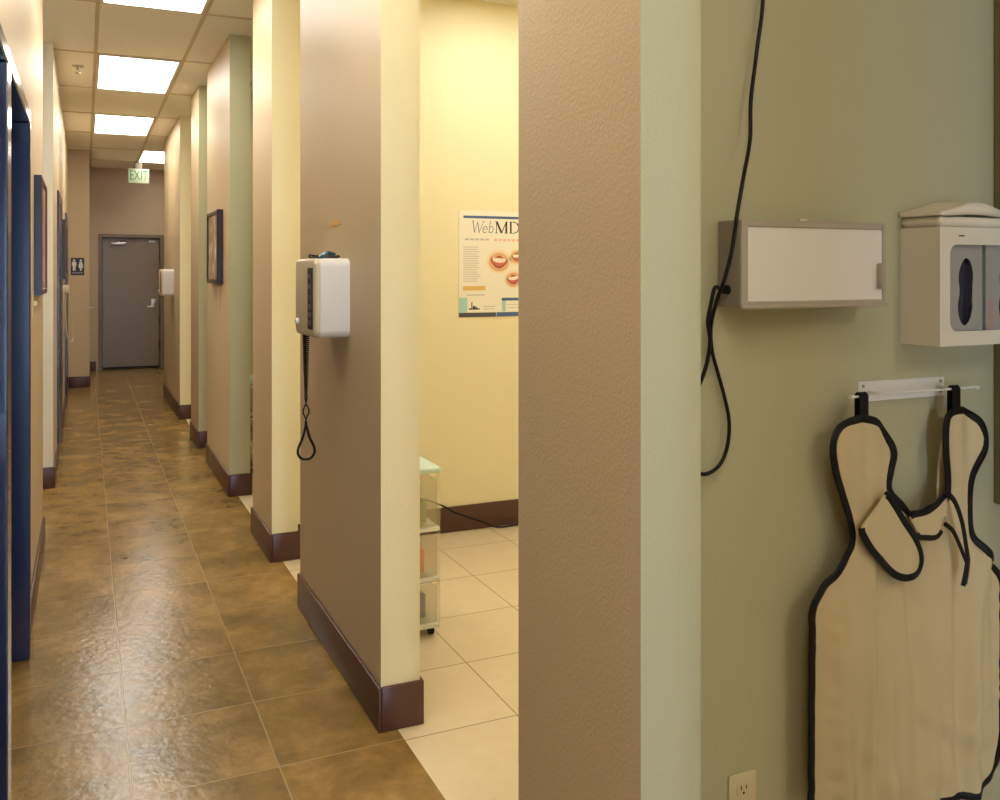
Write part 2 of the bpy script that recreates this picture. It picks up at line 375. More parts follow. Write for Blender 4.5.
baseb('baseboard_left', [(LX-.14, LX+.024, 6.608, 6.62), (LX+.012, LX+.024, 6.62, 7.5), (LX+.012, LX+.024, 8.66, 10.4), (LX+.012, LX+.024, 11.56, 12.2)], 'dark base along the left wall beyond the side passage')

# ---- door_1: exit door at the end
dr = tag(bpy.data.objects.new('door_1', None), 'brown grey steel exit door at the end of the corridor', 'door', kind='structure'); C.objects.link(dr)
dr.location = ((dx0+dx1)/2, 14.29, 0); hw = (dx1-dx0)/2
bm = bmesh.new()
for a in ((-hw, -hw+.06, 0, dz), (hw-.06, hw, 0, dz), (-hw+.06, hw-.06, dz-.05, dz)): box(bm, a[0], a[1], -.088, .075, a[2], a[3])
link('door_frame', bm, M['doorframe'], dr)
link('door_leaf', B(-hw+.065, hw-.065, .0, .045, .035, dz-.055, bev=.002, seg=1), M['door'], dr)
link('threshold_sweep', B(-hw+.065, hw-.065, -.012, .0, .012, .04), M['black'], dr)
bm = B(-.30, -.08, -.06, -.0, 1.955, 1.995, bev=.006); cyl(bm, (-.19, -.045, 1.995), (-.19, -.045, 2.012), .014)
cl = link('door_closer', bm, M['steel'], dr, True)
bm = bmesh.new(); tube(bm, [Vector((-.19, -.05, 2.015)), Vector((.0, -.11, 2.03)), Vector((.08, -.05, 2.05))], .008); link('closer_arm', bm, M['doorframe'], cl)
link('strike_bracket', B(.26, .36, -.02, -.0, 2.0, 2.03, bev=.004), M['steel'], dr, label='small silver bracket')
bm = B(.295, .375, -.02, 0, .955, 1.10, bev=.004); cyl(bm, (.335, -.02, 1.065), (.335, -.028, 1.065), .014)
lk = link('lock_plate', bm, M['steel'], dr, True)
bm = bmesh.new(); cyl(bm, (.335, -.02, .985), (.335, -.065, .985), .011); tube(bm, smoothpath([(.335, -.062, .985), (.30, -.066, .985), (.235, -.06, .98)]), .011); link('lever_handle', bm, M['steel'], lk, True)
for z in (.35, .75, 1.75):
    bm = bmesh.new(); cyl(bm, (hw-.063, -.008, z-.06), (hw-.063, -.008, z+.06), .009); link('hinge', bm, M['frame_black'], dr, True)

# ---- door_2: near-left pair of dark glossy frames
dr = tag(bpy.data.objects.new('door_2', None), 'dark glossy door frames at the far left edge, one leaf shut and one recessed', 'door', kind='structure'); C.objects.link(dr)
dr.location = (LX, 2.72, 0)
def Y(y): return y-2.72
bm = bmesh.new()
box(bm, -.155, .021, Y(2.66), Y(2.785), 0, 2.12, bev=.004, seg=1)     # post between the two
box(bm, -.155, .021, Y(3.72), Y(3.755), 0, 2.12, bev=.004, seg=1)     # far jamb
box(bm, -.155, .021, Y(1.70), Y(1.78), 0, 2.12, bev=.004, seg=1)
box(bm, -.155, .021, Y(1.70), Y(3.755), 2.12, 2.17, bev=.004, seg=1)
link('door_frame', bm, M['navy'], dr)
bm = B(-.04, .002, Y(1.785), Y(2.655), .01, 2.115, bev=.003, seg=1)
for z0, z1 in ((.15, 1.0), (1.12, 1.98)): box(bm, .002, .008, Y(1.90), Y(2.58), z0, z1, bev=.003, seg=1)
dl = link('door_leaf', bm, M['navy_leaf'], dr)
bm = B(-.148, -.11, Y(2.79), Y(3.715), .01, 2.115, bev=.003, seg=1)
for z0, z1 in ((.15, 1.0), (1.12, 1.98)): box(bm, -.11, -.104, Y(2.92), Y(3.63), z0, z1, bev=.003, seg=1)
link('door_leaf', bm, M['navy_leaf'], dr)
# ---- door_3, door_4: further doors in the left wall
for num, y0, y1, lab in ((3, 7.50, 8.65, 'dark glossy door standing proud of the left wall beyond the side passage'), (4, 10.4, 11.55, 'last dark door in the left wall before the restroom sign')):
    dr = tag(bpy.data.objects.new('door_%d' % num, None), lab, 'door', kind='structure'); C.objects.link(dr)
    dr.location = (LX+.012, y0, 0); W_ = y1-y0; bm = bmesh.new()
    for a in ((0, .09, 0, 2.1), (W_-.09, W_, 0, 2.1), (0, W_, 2.1, 2.19)): box(bm, 0, .016, a[0], a[1], a[2], a[3], bev=.003, seg=1)
    link('door_frame', bm, M['navy'], dr)
    lf = link('door_leaf', B(.0, .012, .095, W_-.095, .01, 2.095), M['navy_leaf'], dr)
    pass

# ================================================================ CEILING LIGHTS
def ceiling_light(ix, iy, label, group=None):
    cx_ = GX+(ix+.5)*SX; cy = GY+(iy+.5)*SY
    t = thing('ceiling_light', (cx_, cy, HT-.007), label, 'ceiling light', group)
    hx, hy = SX/2-.016, SY/2-.014; bm = bmesh.new()
    for a in ((-hx, -hx+.016, -hy, hy), (hx-.016, hx, -hy, hy), (-hx+.016, hx-.016, -hy, -hy+.016), (-hx+.016, hx-.016, hy-.016, hy)): box(bm, a[0], a[1], a[2], a[3], -.004, .006)
    link('light_frame', bm, M['white'], t)
    bm = B(-hx+.016, hx-.016, -hy+.016, hy-.016, .0, .004); link('diffuser', bm, M['diff'], t)
ceiling_light(0, 0, 'bright rectangular ceiling light panel, second largest of the corridor row')
ceiling_light(0, -2, 'large bright ceiling light panel cut off by the top edge of the view')
ceiling_light(0, 2, 'ceiling light panel third along the corridor row, farther than the sprinkler')
ceiling_light(1, 4, 'farthest ceiling light panel, half hidden right of the exit sign')
ceiling_light(0, -4, 'ceiling light panel above the corridor beside the large control box')
ceiling_light(0, -6, 'ceiling light panel above the corridor behind the camera')
ceiling_light(3, -3, 'ceiling light panel in the yellow treatment room')
ceiling_light(6, -4, 'ceiling light panel deeper in the yellow treatment room')  # extra panel added out of view to brighten the yellow wall
ceiling_light(3, 0, 'ceiling light panel in the second, green treatment room')
ceiling_light(3, 2, 'ceiling light panel in the far yellow treatment room')
ceiling_light(3, -7, 'ceiling light panel in the near green room behind the camera')
ceiling_light(-3, -1, 'ceiling light panel in the left side passage')

# sprinkler
sx, sy = -.05, 7.27
t = thing('fire_sprinkler', (sx, sy, HT), 'small metal fire sprinkler head in the ceiling tile left of the bright panel', 'sprinkler')
bm = bmesh.new(); cyl(bm, (0, 0, -.006), (0, 0, 0), .04, .045, 24); link('escutcheon', bm, M['steel'], t, True)
bm = bmesh.new(); cyl(bm, (0, 0, -.03), (0, 0, -.006), .012)
for s_ in (-1, 1): tube(bm, smoothpath([(s_*.008, 0, -.028), (s_*.017, 0, -.042), (s_*.003, 0, -.058)]), .0028)
link('frame_arms', bm, M['steel'], t, True)
bm = bmesh.new(); cyl(bm, (0, 0, -.06), (0, 0, -.056), .022, .022, 20)
for k in range(10):
    a = 2*PI*k/10; box(bm, .020*math.cos(a)-.003, .020*math.cos(a)+.003, .020*math.sin(a)-.003, .020*math.sin(a)+.003, -.0605, -.0555)
link('deflector', bm, M['steel'], t)

# ================================================================ TEXT
def text_mesh(body, size, parent, name, m, loc, rot=(PI/2, 0, 0), ext=.0006, sx=1, shear=0, align='CENTER'):
    cu = bpy.data.curves.new(name, 'FONT'); cu.body = body; cu.size = size; cu.extrude = ext; cu.align_x = align; cu.align_y = 'CENTER'; cu.resolution_u = 3; cu.shear = shear
    tmp = bpy.data.objects.new('tmp', cu); C.objects.link(tmp)
    me = bpy.data.meshes.new_from_object(tmp.evaluated_get(bpy.context.evaluated_depsgraph_get())); bpy.data.objects.remove(tmp, do_unlink=True)
    me.name = name; me.materials.clear(); me.materials.append(m)
    o = bpy.data.objects.new(name, me); C.objects.link(o); o.parent = parent; o.location = loc; o.rotation_euler = rot; o.scale = (sx, 1, 1)
    return o

# exit sign
t = thing('exit_sign', (.724, 13.2, 2.824), 'pale exit sign with green EXIT letters hanging before the end wall', 'exit sign')
link('housing', B(-.145, .145, -.025, .025, 0, .215, bev=.008), M['exitbody'], t, True)
text_mesh('EXIT', .20, t, 'letters', M['exitgreen'], (0, -.0262, .112), sx=.62, ext=.001)
link('canopy', B(-.05, .05, -.02, .02, .215, .326, bev=.004), M['doorframe'], t)
# restroom sign
t = thing('restroom_sign', (-.092, 12.22, 1.49), 'square black restroom sign with white man and woman figures on the tan corner', 'sign')
link('plate', B(-.082, .082, -.008, -.001, 0, .226, bev=.002, seg=1), M['signblack'], t)
def figure(cx_, skirt):
    bm = bmesh.new(); y0, y1 = -.0115, -.0085
    prism(bm, ell(cx_, .192, .014, .014, 14), 'y', y0, y1)
    if skirt: prism(bm, [(cx_-.014, .174), (cx_+.014, .174), (cx_+.030, .118), (cx_+.023, .116), (cx_+.016, .146), (cx_+.028, .092), (cx_+.011, .092), (cx_+.011, .056), (cx_-.011, .056), (cx_-.011, .092), (cx_-.028, .092), (cx_-.016, .146), (cx_-.023, .116), (cx_-.030, .118)], 'y', y0, y1)
    else: prism(bm, [(cx_-.022, .174), (cx_+.022, .174), (cx_+.027, .166), (cx_+.027, .116), (cx_+.019, .116), (cx_+.017, .15), (cx_+.016, .056), (cx_+.003, .056), (cx_, .11), (cx_-.003, .056), (cx_-.016, .056), (cx_-.017, .15), (cx_-.019, .116), (cx_-.027, .116), (cx_-.027, .166)], 'y', y0, y1)
    return bm
link('man_figure', figure(-.04, False), M['signwhite'], t); link('woman_figure', figure(.04, True), M['signwhite'], t)
text_mesh('RESTROOM', .026, t, 'letters', M['signwhite'], (0, -.0092, .028), sx=.95)

# ================================================================ X-RAY CONTROL BOXES
def control_box(loc, label, group=None):
    """wall box against a plane x=0 (its back), front facing -x; y 0..0.32, z 0..0.28, local origin at the wall, bottom near corner"""
    t = thing('xray_control_box', loc, label, 'control box', group)
    D, Wd, H_ = .134, .315, .294
    bm = bmesh.new()
    prism(bm, rrect(0, Wd, 0, H_, .03, 6), 'x', -D+.020, -.001)
    bmesh.ops.recalc_face_normals(bm, faces=bm.faces)
    link('housing', bm, M['white'], t, True)
    bm = bmesh.new(); prism(bm, rrect(0, Wd, 0, H_, .03, 6), 'x', -D, -D+.0188)
    bmesh.ops.recalc_face_normals(bm, faces=bm.faces)
    ed = [e for e in bm.edges if all(abs(v.co.x+D) < 1e-6 for v in e.verts)]
    bmesh.ops.bevel(bm, geom=ed, offset=.012, segments=3, profile=.5, affect='EDGES')
    fc = link('front_cover', bm, M['offwhite'], t, True)
    bm = bmesh.new(); prism(bm, rrect(.030, .105, .03, H_-.035, .004, 2), 'x', -D-.002, -D+.001)
    pn = link('keypad', bm, M['blackpanel'], t)
    for k, z in enumerate((.055, .085, .115, .15, .19, .228)):
        bm = bmesh.new(); prism(bm, rrect(.045, .09, z-.008, z+.008, .003, 2), 'x', -D-.004, -D-.002)
        link('key', bm, M['grey_led'] if k == 3 else M['frame_black'], pn)
    bm = bmesh.new(); cyl(bm, (-D-.012, .262, .052), (-D+.004, .262, .052), .011, .013, 20); link('exposure_button', bm, M['white'], t, True, label='round white push button')
    return t
BX = WX
b1 = control_box((BX, 3.045, 1.286), 'large white x-ray control box on the near tan wall stub, dark keypad')
b2 = copy_tree(b1); b2.location = (BX, 9.84, 1.265); b2['label'] = 'small looking white control box on the far wall stub, beside the exit door'
# coil cord with hand loop under the near box
p = onX(306, 336, .80)
ox, oy = .80, p.y; z0 = 1.286; zc = onX(306, 395, .80).z; zt = onX(306, 428, .80).z; zl = onX(308, 461, .80).z
ctl = thing('coiled_hand_cord', (ox, oy, z0), 'black coiled cord with a teardrop loop hanging below the large control box', 'cord')
bm = bmesh.new(); n = 600; hgt = z0-.002-zc; pts = []
for i in range(n+1):
    f = i/n; r = .0125*(1-.65*f); a = f*2*PI*30; pts.append(Vector((r*math.cos(a), r*math.sin(a), -.002-hgt*f)))
tube(bm, pts, .0029, 6); link('coil', bm, M['black'], ctl, True)
bm = bmesh.new()
for s_ in (0, PI):
    pts = []
    for i in range(41):
        f = i/40; r = .004+.008*math.sin(PI*min(1, f*1.0))**4*(1 if f > .3 else .3); a = s_+f*2*PI*1.0
        pts.append(Vector((r*math.cos(a), 0, zc-z0+(zt-zc)*f)))
    tube(bm, pts, .0030, 6)
link('twisted_strands', bm, M['black'], ctl, True)
bm = bmesh.new(); Lh = zt-zl
pts = smoothpath([(0, 0, zt-z0+.012), (0, -.013, zt-z0-Lh*.30), (0, -.030, zt-z0-Lh*.62), (0, -.031, zt-z0-Lh*.82), (0, -.017, zt-z0-Lh*.97), (0, 0, zl-z0), (0, .019, zt-z0-Lh*.97), (0, .033, zt-z0-Lh*.82), (0, .032, zt-z0-Lh*.62), (0, .014, zt-z0-Lh*.30), (0, 0.001, zt-z0+.012)], 6)
pts = [Vector((q.y, q.x, q.z)) for q in pts]; tube(bm, pts, .0052, 8); link('loop', bm, M['black'], ctl, True)
# folded teal-tinted glasses on top
t = thing('safety_glasses', (.832, 3.135, 1.5825), 'dark teal glasses lying folded on top of the large control box', 'glasses')
bm = bmesh.new()
for s_ in (-1, 1):
    b2_ = bmesh.new(); bmesh.ops.create_uvsphere(b2_, u_segments=16, v_segments=8, radius=1)
    bmesh.ops.transform(b2_, matrix=Matrix.Translation((s_*.016+.01, s_*.02, .014+.004*s_)) @ Matrix.Rotation(math.radians(-14+20*s_), 4, 'Y') @ Matrix.Diagonal((.028, .020, .009, 1)), verts=b2_.verts); merge(bm, b2_)
link('lens', bm, M['teal'], t, True)
bm = bmesh.new(); tube(bm, smoothpath([(-.06, 0, .012), (-.05, .004, .003), (0, .01, .004), (.05, .004, .003), (.064, 0, .008)]), .0032)
tube(bm, smoothpath([(-.058, .0, .012), (-.02, .02, .008), (.05, .03, .004), (.062, .04, .003)]), .003); tube(bm, smoothpath([(.058, .0, .010), (.02, -.016, .005), (-.05, -.02, .003)]), .003)
link('temple_frame', bm, M['frame_black'], t, True)
# orange hook mark
p = onX(336, 223, WX)
bm = bmesh.new(); prism(bm, [(-.075, -.004), (-.03, -.012), (.0, -.010), (.03, -.014), (.07, -.006), (.06, .002), (.03, .004), (.025, .014), (-.01, .016), (-.02, .006), (-.06, .004)], 'x', -.002, -.0005)
o = link('adhesive_residue', bm, M['orange']); o.location = p
tag(o, 'small orange scrap of old adhesive on the tan wall above the large control box', 'tape residue')

# ================================================================ FRAMED PICTURES
def picture(name_loc, w_, h_, d, face, fm, am, label, bw=.03, group=None):
    """face +1: hangs on a left wall facing +x; -1: on a right wall facing -x"""
    t = thing('framed_picture', name_loc, label, 'picture', group)
    s_ = face; X = lambda a: s_*a
    bm = bmesh.new()
    for y0, y1, z0, z1 in ((0, bw, 0, h_), (w_-bw, w_, 0, h_), (bw, w_-bw, 0, bw), (bw, w_-bw, h_-bw, h_)):
        x0, x1 = sorted((X(.001), X(d))); box(bm, x0, x1, y0, y1, z0, z1, bev=.003, seg=1)
    link('frame', bm, fm, t)
    x0, x1 = sorted((X(.003), X(d*.75))); link('print', B(x0, x1, bw, w_-bw, bw, h_-bw), am, t)
    return t
picture((WX, 6.19, 1.447), .55, .53, .045, -1, M['frame_black'], M['art1'], 'black framed abstract brown and white picture on the right wall stub', .03)
tp = picture((LX, 4.40, 1.426), .56, .552, .036, 1, M['redwood'], M['art2'], 'navy sided picture with thin red brown edge on the near left wall', .022)
bm = bmesh.new(); box(bm, .001, .033, -.012, -.0005, -.006, .558); box(bm, .001, .033, .5605, .572, -.006, .558); box(bm, .001, .033, -.0005, .5605, -.006, -.0005); box(bm, .001, .033, -.0005, .5605, .5525, .558)
link('edge_casing', bm, M['frame_navy'], tp, label='dark navy outer edge')
picture((LX+.012, 9.0, 1.46), .95, .58, .03, 1, M['frame_black'], M['art3'], 'dark reddish picture hanging between the two far left doors', .05)
# white flecks under the right picture
bm = bmesh.new()
prism(bm, [(6.40, 1.42), (6.43, 1.43), (6.435, 1.38), (6.46, 1.33), (6.44, 1.29), (6.45, 1.25), (6.43, 1.24), (6.42, 1.30), (6.40, 1.34), (6.415, 1.38)], 'x', WX-.002, WX-.0004)
tag(link('chipped_paint', bm, M['white']), 'chips of bare white plaster below the black framed picture', 'paint chips')
# light switch on near left wall
t = thing('light_switch', (LX, 4.2, 1.33), 'small ivory light switch below the navy sided picture', 'light switch')
link('cover_plate', B(.0005, .006, 0, .07, 0, .115, bev=.002), M['ivory'], t); link('toggle', B(.006, .022, .03, .04, .045, .07, bev=.002), M['ivory'], t)
# intercom with cord on far left
t = thing('wall_phone', (LX+.012, 8.95, 1.33), 'small white wall phone unit with a hanging cord under the dark picture', 'phone')
link('body', B(.001, .07, .0, .16, 0, .075, bev=.01), M['offwhite'], t, True)
bm = bmesh.new(); tube(bm, smoothpath([(.04, .03, 0), (.035, .03, -.2), (.05, .05, -.42), (.09, .12, -.48), (.10, .2, -.42), (.085, .15, -.18), (.06, .12, 0)]), .004); link('cord', bm, M['offwhite'], t, True)
# lever at the left of the exit door
t = thing('wall_hook', (.055+.001, 13.6, 1.0), 'small metal lever on the corner beside the exit door', 'lever')
bm = bmesh.new(); cyl(bm, (0, 0, 0), (.012, 0, 0), .025); link('rose', bm, M['steel'], t, True)
bm = bmesh.new(); tube(bm, smoothpath([(.012, 0, 0), (.05, 0, 0), (.055, -.03, 0), (.055, -.09, 0)]), .009); link('lever', bm, M['steel'], t, True)

# ================================================================ POSTER
px0, px1, pz0, pz1 = 2.038, 2.515, 1.262, 1.895
pw, ph = px1-px0, pz1-pz0
t = thing('dental_poster', (px0, 4.60, pz0), 'cream dental health poster headed WebMD on the yellow wall', 'poster')
link('sheet', B(0, pw, -.003, -.0008, 0, ph), M['paper'], t)
L_ = -.0034
def flat(name, polys, m, depth=0.0, label=None, parent=None):
    bm = bmesh.new()
    for q in polys: prism(bm, q, 'y', L_-depth, -.003-depth*.9)
    return link(name, bm, m, parent or t, label=label)
def R(x0, x1, z0, z1): return [(x0, z0), (x1, z0), (x1, z1), (x0, z1)]
flat('top_stripe', [R(.03, pw-.02, ph-.045, ph-.030)], M['p_blue'])
flat('footer_stripe', [R(0, .245, .0, .026)], M['p_navy']); flat('footer_stripe', [R(.248, pw, .0, .026)], M['p_blue'])
flat('aqua_corner', [R(0, .055, .026, .115)], M['p_aqua']); flat('aqua_corner', [R(.285, .31, .03, .095)], M['p_aqua'])
flat('blue_tab', [R(.283, .44, .095, .112)], M['p_blue'])
flat('orange_bar', [R(.028, .175, .158, .184)], M['p_orange'])
# lettering drawn as strokes: thin slanted W e b, heavy serif M D
def strokes(segs, wd): 
    out = []
    for (a, b, k) in segs:
        a = Vector(a); b = Vector(b); d = (b-a).normalized(); nn = Vector((-d.y, d.x))*wd*k/2
        out.append([tuple(a+nn), tuple(a-nn), tuple(b-nn), tuple(b+nn)])
    return out
zb, zt_ = ph-.130, ph-.062; xh = zb+.040
seg = [((.092, zt_), (.102, zb), .8), ((.102, zb), (.123, zt_-.004), .4), ((.123, zt_-.004), (.133, zb), .8), ((.133, zb), (.163, zt_), .4), ((.085, zt_), (.103, zt_), .4), ((.155, zt_), (.170, zt_), .4)]
def arc(cx_, cz, rx, rz, a0, a1, n, k): 
    p = [(cx_+rx*math.cos(math.radians(a0+(a1-a0)*i/n))+.15*rz*math.sin(math.radians(a0+(a1-a0)*i/n)), cz+rz*math.sin(math.radians(a0+(a1-a0)*i/n))) for i in range(n+1)]
    return [(p[i], p[i+1], k) for i in range(n)]
seg += arc(.172, zb+.019, .014, .019, 0, 320, 14, .6) + [((.158, zb+.019), (.186, zb+.022), .4)]
seg += [((.197, zb+.002), (.208, zt_+.004), .6)] + arc(.211, zb+.019, .015, .019, -140, 150, 12, .6)
flat('thin_letters', strokes(seg, .0058), M['p_slate'], label='thin slanted letters Web')
x = .248
seg = [((x, zb), (x, zt_), .5), ((x+.002, zt_), (x+.034, zb), 1.4), ((x+.034, zb), (x+.066, zt_), .6), ((x+.066, zt_), (x+.066, zb), 1.4), ((x-.009, zb), (x+.009, zb), .4), ((x+.055, zb), (x+.077, zb), .4), ((x-.009, zt_), (x+.004, zt_), .4), ((x+.062, zt_), (x+.077, zt_), .4)]
x = .345
seg += [((x, zb), (x, zt_), 1.3), ((x-.009, zb), (x+.02, zb), .4), ((x-.009, zt_), (x+.02, zt_), .4)]
pD = [(x+.015+.040*math.cos(math.radians(a)), (zb+zt_)/2+(zt_-zb)/2*math.sin(math.radians(a))) for a in range(-90, 91, 15)]
seg += [(pD[i], pD[i+1], 1.2 if 3 < i < 9 else .6) for i in range(len(pD)-1)]
flat('heavy_letters', strokes(seg, .0085), M['p_text'], .0002, label='bold serif letters MD')
# unreadable lines of print
flat('subtitle_line', [R(.04+.033*k, .04+.033*k+.026, ph-.176, ph-.165) for k in range(5)], M['p_grey'])
flat('pink_subtitle', [R(.232+.03*k, .232+.03*k+.020, ph-.179, ph-.165) for k in range(7)], M['p_pink'])
flat('fine_print', [R(.028, .028+.09+.03*random.random(), ph-.215-.0135*k-.004, ph-.215-.0135*k) for k in range(16)], M['p_grey'])
for q in (R(.05, .17, .128, .134), R(.16, .24, .06, .064), R(.16, .23, .045, .049), R(.315, .42, .05, .053), R(.315, .42, .07, .073)): flat('caption_line', [q], M['p_grey'])
flat('small_logo', [R(.066, .135, .044, .052), R(.082, .088, .052, .09), R(.092, .105, .052, .066), R(.108, .118, .052, .060)], M['p_text'])
def mouth(cx_, cz, s_, rot=0):
    ca, sa = math.cos(rot), math.sin(rot)
    tr = lambda P: [(cx_+s_*(x*ca-z*sa), cz+s_*(x*sa+z*ca)) for x, z in P]
    half = bool(0)
    mo = flat('smile_picture', [tr(ell(0, -.02, 1.22, 1.08, 24))], M['skin_soft'], .0003, label='photo of a smiling mouth')
    flat('skin', [tr(ell(0, -.06, 1.0, .84, 24))], M['skin'], .0006, parent=mo)
    top = [(x, .42+.10*math.cos(x*6)*(1-abs(x))-.35*x*x) for x in [(-.85+.17*i) for i in range(11)]]
    bot = [(x, -.62+.9*x*x) for x in [(.8-.16*i) for i in range(11)]]
    flat('lips', [tr(top+bot)], M['lip'], .0009, parent=mo)
    inn = [(x, .30-.1*x*x) for x in [(-.7+.14*i) for i in range(11)]]+[(x, -.42+.9*x*x) for x in [(.66-.132*i) for i in range(11)]]
    flat('tongue', [tr(inn)], M['gum'], .0012, parent=mo)
    flat('teeth', [tr([(x-.062, .28), (x+.062, .28), (x+.055, -.10+.35*x*x), (x, -.14+.35*x*x), (x-.055, -.10+.35*x*x)]) for x in (-.56, -.42, -.28, -.14, 0, .14, .28, .42, .56)], M['tooth'], .0015, parent=mo)
mouth(.265, .332, .068, math.radians(-4)); mouth(.388, .362, .046, math.radians(8)); mouth(.362, .225, .052, math.radians(6))

# ================================================================ STORAGE CARTS
def storage_cart(loc, label, group):
    """rolling three drawer cart; local x 0..w, y 0..d (front at y=0)"""
    t = thing('drawer_cart', loc, label, 'storage cart', group)
    w_, d_, zb_ = .31, .36, .055
    hs = [(.055, .232), (.252, .44), (.46, .68)]
    link('lid', B(-.004, w_+.004, -.004, d_, .685, .712, bev=.01, seg=3), M['lid'], t, True)
    bm = bmesh.new()
    for z in (.232, .442): box(bm, 0, w_, 0, d_, z, z+.018, bev=.004, seg=1)
    box(bm, 0, w_, 0, d_, .037, .058, bev=.004, seg=1)
    for x_ in (0, w_-.012):
        for y_ in (0, d_-.012): box(bm, x_, x_+.012, y_, y_+.012, .058, .685, mi=1)
    link('shelf_frame', bm, [M['cartwhite'], M['clear']], t)
    for k, (a, b) in enumerate(((.062, .228), (.255, .438), (.464, .68))):
        bm = bmesh.new()
        box(bm, .014, w_-.014, .002, .006, a, b-.004); box(bm, .014, w_-.014, d_-.03, d_-.026, a, b-.02); box(bm, .014, .018, .006, d_-.03, a, b-.02); box(bm, w_-.018, w_-.014, .006, d_-.03, a, b-.02); box(bm, .018, w_-.018, .006, d_-.03, a, a+.004)
        dw = link('drawer', bm, M['clear'], t)
        bm = bmesh.new(); box(bm, w_*.3, w_*.7, -.010, .002, b-.03, b-.018, bev=.003, seg=1); link('handle', bm, M['cartwhite'], dw)
    for x_ in (.03, w_-.03):
        for y_ in (.035, d_-.035):
            bm = bmesh.new(); cyl(bm, (x_-.010, y_, .0185), (x_+.010, y_, .0185), .018, seg=20); box(bm, x_-.014, x_+.014, y_-.012, y_+.012, .024, .037, bev=.002, seg=1)
            link('caster', bm, M['black'], t, True)
    return t
SUP = [('bottle', 'in_green', .464, .10, 0), ('carton', 'in_orange', .255, .11, 1), ('carton', 'in_blue', .062, .10, 2)]
cart = storage_cart((1.068, 3.30, 0), 'white rolling cart with clear drawers behind the wall stub with the large control box', 'rolling drawer carts')
c2 = copy_tree(cart); c2.location = (1.068, 6.50, 0); c2['label'] = 'white rolling cart with clear drawers in the far green room, seen through the narrow gap'
def supply(loc, col, w_, d_, h_, label, cat):
    t = thing('supply_pack', loc, label, cat); link('body', B(0, w_, 0, d_, 0, h_, bev=.006), M[col], t, True)
    link('cap', B(w_*.25, w_*.75, d_*.25, d_*.75, h_+.0005, h_+.02, bev=.004), M['white'], t, True)
for y0, nm in ((3.30, 'near'), (6.50, 'far')):
    supply((1.068+.19, y0+.05, .0665), 'in_blue', .075, .12, .10, 'blue supply pack in the lowest drawer of the %s cart' % nm, 'supply pack')
    supply((1.068+.20, y0+.05, .2595), 'in_orange', .06, .10, .10, 'orange supply pack in the middle drawer of the %s cart' % nm, 'supply pack')
    supply((1.068+.18, y0+.05, .4685), 'in_green', .09, .12, .09, 'olive supply pack in the top drawer of the %s cart' % nm, 'supply pack')
# black cable along the yellow wall
P3 = [(1.40, 4.56, .30)]
cb = [onY(443, 506, 4.57), onY(456, 513, 4.565), onY(483, 522, 4.56), onY(497, 527, 4.55)]
pts = smoothpath([Vector((1.395, 4.56, .31)), Vector((1.75, 4.572, .235))]+cb+[Vector((2.42, 4.54, .012)), Vector((2.8, 4.55, .008)), Vector((3.4, 4.55, .008))])
bm = bmesh.new(); tube(bm, pts, .005); tag(link('power_cable', bm, M['black']), 'thin black cable sagging to the floor along the yellow wall base', 'cable')

# ================================================================ GREEN WALL: x-ray viewer, cord, gloves, rack, apron, outlet
GYW = 1.40
t = thing('xray_viewer_box', (1.204, GYW, 1.459), 'grey metal x-ray film viewer with blank white screen and black cord, on green wall', 'light box')
vbox = t; VW, VH, VD = .399, .176, .07
bm = bmesh.new(); box(bm, 0, VW, -VD+.008, -.001, 0, VH, bev=.002, seg=1)
for z, y in ((.03, -.03), (.09, -.045), (.14, -.02)): cyl(bm, (-.001, y, z), (.002, y, z), .0022, seg=8)
link('body', bm, M['mill_dark'], t)
bm = bmesh.new()
for a in ((0, .018, 0, VH), (VW-.010, VW, 0, VH), (.018, VW-.010, VH-.014, VH), (.018, VW-.010, 0, .012)): box(bm, a[0], a[1], -VD, -VD+.0075, a[2], a[3], bev=.0015, seg=1)
box(bm, -.002, VW+.002, -VD-.006, -VD+.004, -.003, .004, bev=.0015, seg=1)
link('bezel', bm, M['mill'], t)
link('screen', B(.018, VW-.010, -VD+.003, -VD+.0075, .012, VH-.014), M['acrylic'], t)
bm = B(VW-.026, VW-.017, -VD-.012, -VD+.003, .035, .090, bev=.003); link('grip', bm, M['mill'], t, True, label='small grey side clip')
bm = bmesh.new(); cyl(bm, (-.012, -.03, .035), (0, -.03, .035), .008, .010); link('cord_grommet', bm, M['black'], t, True)
bm = bmesh.new(); prism(bm, [(.165, .0005), (.19, .0005), (.186, .006), (.170, .006)], 'y', -.055, -.045)
for v in bm.verts: v.co.z += VH
link('paper_scrap', bm, M['paperw'], t)
# cord
raw = [(763, -60, 1.385), (763, 0, 1.385), (757, 50, 1.385), (751, 100, 1.38), (750, 140, 1.37), (743, 180, 1.33), (737, 215, 1.315), (732, 250, 1.315), (724, 281, 1.32), (717, 300, 1.34), (711, 326, 1.37), (712, 350, 1.385), (717, 370, 1.385), (724, 395, 1.385), (729, 420, 1.385), (728, 443, 1.385), (722, 461, 1.385), (713, 471, 1.385), (702, 474, 1.385), (692, 466, 1.388), (687, 440, 1.39), (691, 405, 1.388), (703, 376, 1.383), (708, 358, 1.38), (710, 340, 1.375), (708, 322, 1.37), (711, 304, 1.37)]
pts = [onY(*q) for q in raw]+[Vector((1.172, 1.37, 1.4985)), Vector((1.187, 1.37, 1.4945))]
bm = bmesh.new(); tube(bm, smoothpath(pts, 8), .0040, 8)
pc = link('power_cord', bm, M['black'], vbox, label='black cord hanging from above'); pc.location = -vbox.location

